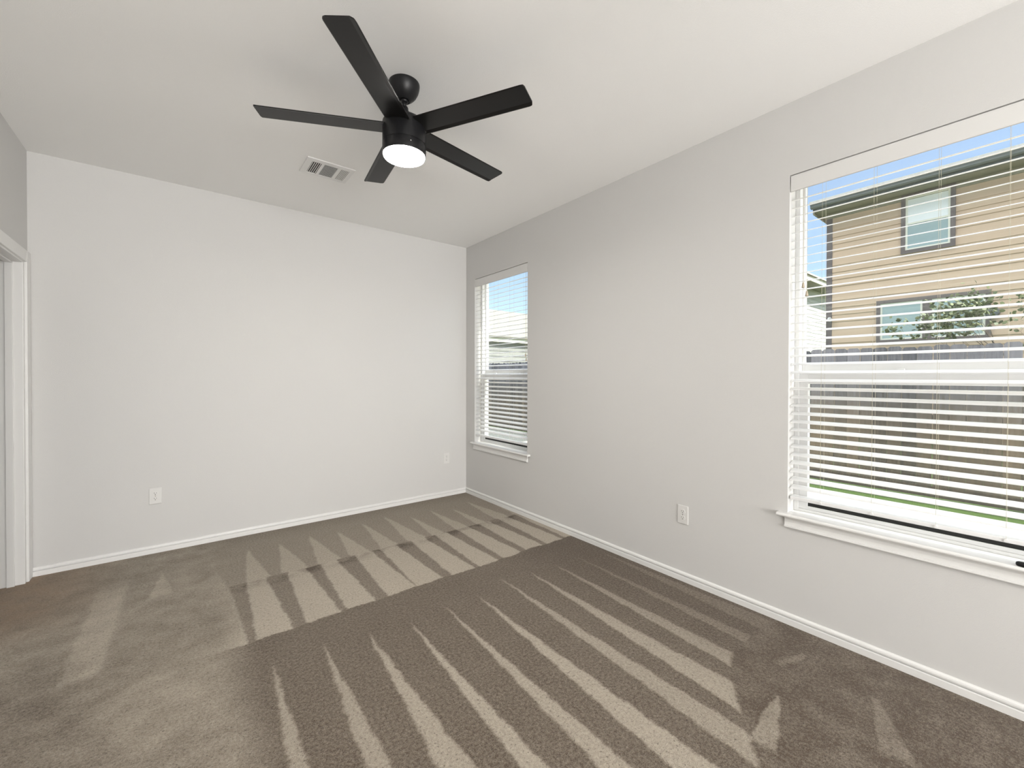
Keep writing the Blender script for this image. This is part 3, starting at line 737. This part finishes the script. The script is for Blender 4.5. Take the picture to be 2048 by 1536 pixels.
def make_white_house():
    Y = 3.0; X0 = 17.0; org = (X0, Y, GZ); root = empty('white_house', org)
    tag(root, 'white sided house seen in the gap beside the tan house', 'house')
    bm = bmesh.new(); siding_bm(bm, (0, 0), (13, 0), 0, 5.62, (0, -1)); mesh_obj('siding_wall', bm, M_white_siding, root)
    multi_box('end_wall', M_white_siding, [((0, 0.1, 0), (0.1, 9, 5.62)), ((0.1, 8.9, 0), (13, 9, 5.62))], root)
    multi_box('soffit', M_soffit, [((-0.4, -0.62, 5.60), (13.4, 0.0, 5.63))], root)
    multi_box('fascia', M_cream, [((-0.4, -0.65, 5.60), (13.4, -0.62, 5.80))], root)
    bm = bmesh.new()
    V = [(-0.45, -0.72, 5.80), (13.4, -0.72, 5.80), (13.4, 4.5, 7.2), (-0.45, 4.5, 7.2), (13.4, 9.6, 5.80), (-0.45, 9.6, 5.80)]
    lo = [bm.verts.new(v) for v in V]; hi = [bm.verts.new((v[0], v[1], v[2]+0.06)) for v in V]
    for q in ((0, 1, 2, 3), (3, 2, 4, 5)): bm.faces.new([lo[i] for i in q]); bm.faces.new([hi[i] for i in q])
    for a, b in ((0, 1), (1, 2), (2, 4), (4, 5), (5, 3), (3, 0)): bm.faces.new((lo[a], lo[b], hi[b], hi[a]))
    mesh_obj('roof', bm, M_shingle, root)
make_white_house()

def make_beige_house():
    org = (4.95, 7.35, GZ); root = empty('beige_roof_house', org)
    tag(root, 'single-storey house with a low beige roof seen through the narrow window', 'house')
    bm = bmesh.new(); siding_bm(bm, (0.3, 0), (9.2, 0), 0, 2.68, (0, -1)); mesh_obj('siding_wall', bm, M_greywall, root)
    multi_box('end_wall', M_greywall, [((0.3, 0.1, 0), (0.4, 7, 2.68)), ((9.1, 0.1, 0), (9.2, 7, 2.68)), ((0.3, 6.9, 0), (9.2, 7, 2.68))], root)
    multi_box('fascia', M_cream, [((0.0, -0.15, 2.60), (9.5, -0.12, 2.74))], root)
    multi_box('soffit', M_soffit, [((0.0, -0.12, 2.64), (9.5, 0.0, 2.66))], root)
    bm = bmesh.new()
    V = [(-0.05, -0.2, 2.74), (9.55, -0.2, 2.74), (9.55, 3.4, 4.22), (-0.05, 3.4, 4.30), (9.55, 7.5, 2.76), (-0.05, 7.5, 2.76)]
    lo = [bm.verts.new(v) for v in V]; hi = [bm.verts.new((v[0], v[1], v[2]+0.05)) for v in V]
    for q in ((0, 1, 2, 3), (3, 2, 4, 5)): bm.faces.new([lo[i] for i in q]); bm.faces.new([hi[i] for i in q])
    for a, b in ((0, 1), (1, 2), (2, 4), (4, 5), (5, 3), (3, 0)): bm.faces.new((lo[a], lo[b], hi[b], hi[a]))
    mesh_obj('roof', bm, M_shingleB, root)
make_beige_house()

def make_tree():
    bx, by = 7.6, -3.75; root = empty('young_tree', (bx, by, GZ)); tag(root, 'small leafy tree with thin bare branches between fence and tan house', 'tree')
    tb = bmesh.new(); leaf = bmesh.new(); R = random.Random(11); tips = []
    def branch(p, d, L, r, depth):
        q = p
        for s in range(3):
            d2 = (d+Vector((R.uniform(-.18, .18), R.uniform(-.18, .18), R.uniform(-.05, .12)))).normalized(); e = q+d2*L/3
            cyl(tb, q, e, r*(1-0.25*s), r*(1-0.25*(s+1)), n=6); q = e; d = d2
            if depth >= 2: tips.append((q.copy(), d.copy()))
        if depth < 3:
            for k in range(R.choice((2, 3))):
                a = R.uniform(0, 2*math.pi); sp = R.uniform(.35, .75)
                nd = (d+Vector((math.cos(a)*sp*.5, math.sin(a)*sp, R.uniform(-.15, .35)))).normalized(); branch(q, nd, L*R.uniform(.55, .8), r*.32, depth+1)
        tips.append((q.copy(), d.copy()))
    trunk_top = Vector((0, 0, 1.45)); cyl(tb, (0, 0, 0), trunk_top, 0.055, 0.045, n=10)
    for a, t in ((1.57, .9), (1.2, .6), (-1.57, .8), (2.4, .5), (-.8, .6), (1.75, 1.5), (-1.7, 1.5), (1.57, 0.2), (-1.57, 0.1), (1.5, 2.2), (-1.5, 2.2)):
        branch(trunk_top+Vector((0, 0, -R.uniform(0, .3))), Vector((math.cos(a)*t*.5, math.sin(a)*t, 1)).normalized(), R.uniform(.50, .75), .022, 0)
    for p, d in tips:
        if R.random() < (.35 if p.z < 2.75 else .85): continue
        for k in range(R.randint(1, 5)):
            c = p+Vector((R.gauss(0, .05), R.gauss(0, .06), R.gauss(0, .045))); L = R.uniform(.045, .085); w = L*.38
            a = Vector((R.gauss(0, 1), R.gauss(0, 1), R.gauss(-.2, .7))).normalized(); b = a.orthogonal().normalized(); b = (Matrix.Rotation(R.uniform(0, 6.28), 3, a) @ b)
            n_ = a.cross(b)*0.0015
            P = [c, c+a*L*.35+b*w, c+a*L*.75+b*w*.7, c+a*L, c+a*L*.75-b*w*.7, c+a*L*.35-b*w]
            A = [leaf.verts.new(v+n_) for v in P]; B = [leaf.verts.new(v-n_) for v in P]
            leaf.faces.new(A); leaf.faces.new(B[::-1])
            for i in range(6): leaf.faces.new((A[i], B[i], B[(i+1) % 6], A[(i+1) % 6]))
    me = bpy.data.meshes.new('trunk'); tb.to_mesh(me); tb.free(); me.materials.append(M_bark); o = bpy.data.objects.new('trunk', me); COL.objects.link(o); o.parent = root
    me = bpy.data.meshes.new('foliage'); leaf.to_mesh(me); leaf.free(); me.materials.append(M_leaf); o = bpy.data.objects.new('foliage', me); COL.objects.link(o); o.parent = root
make_tree()
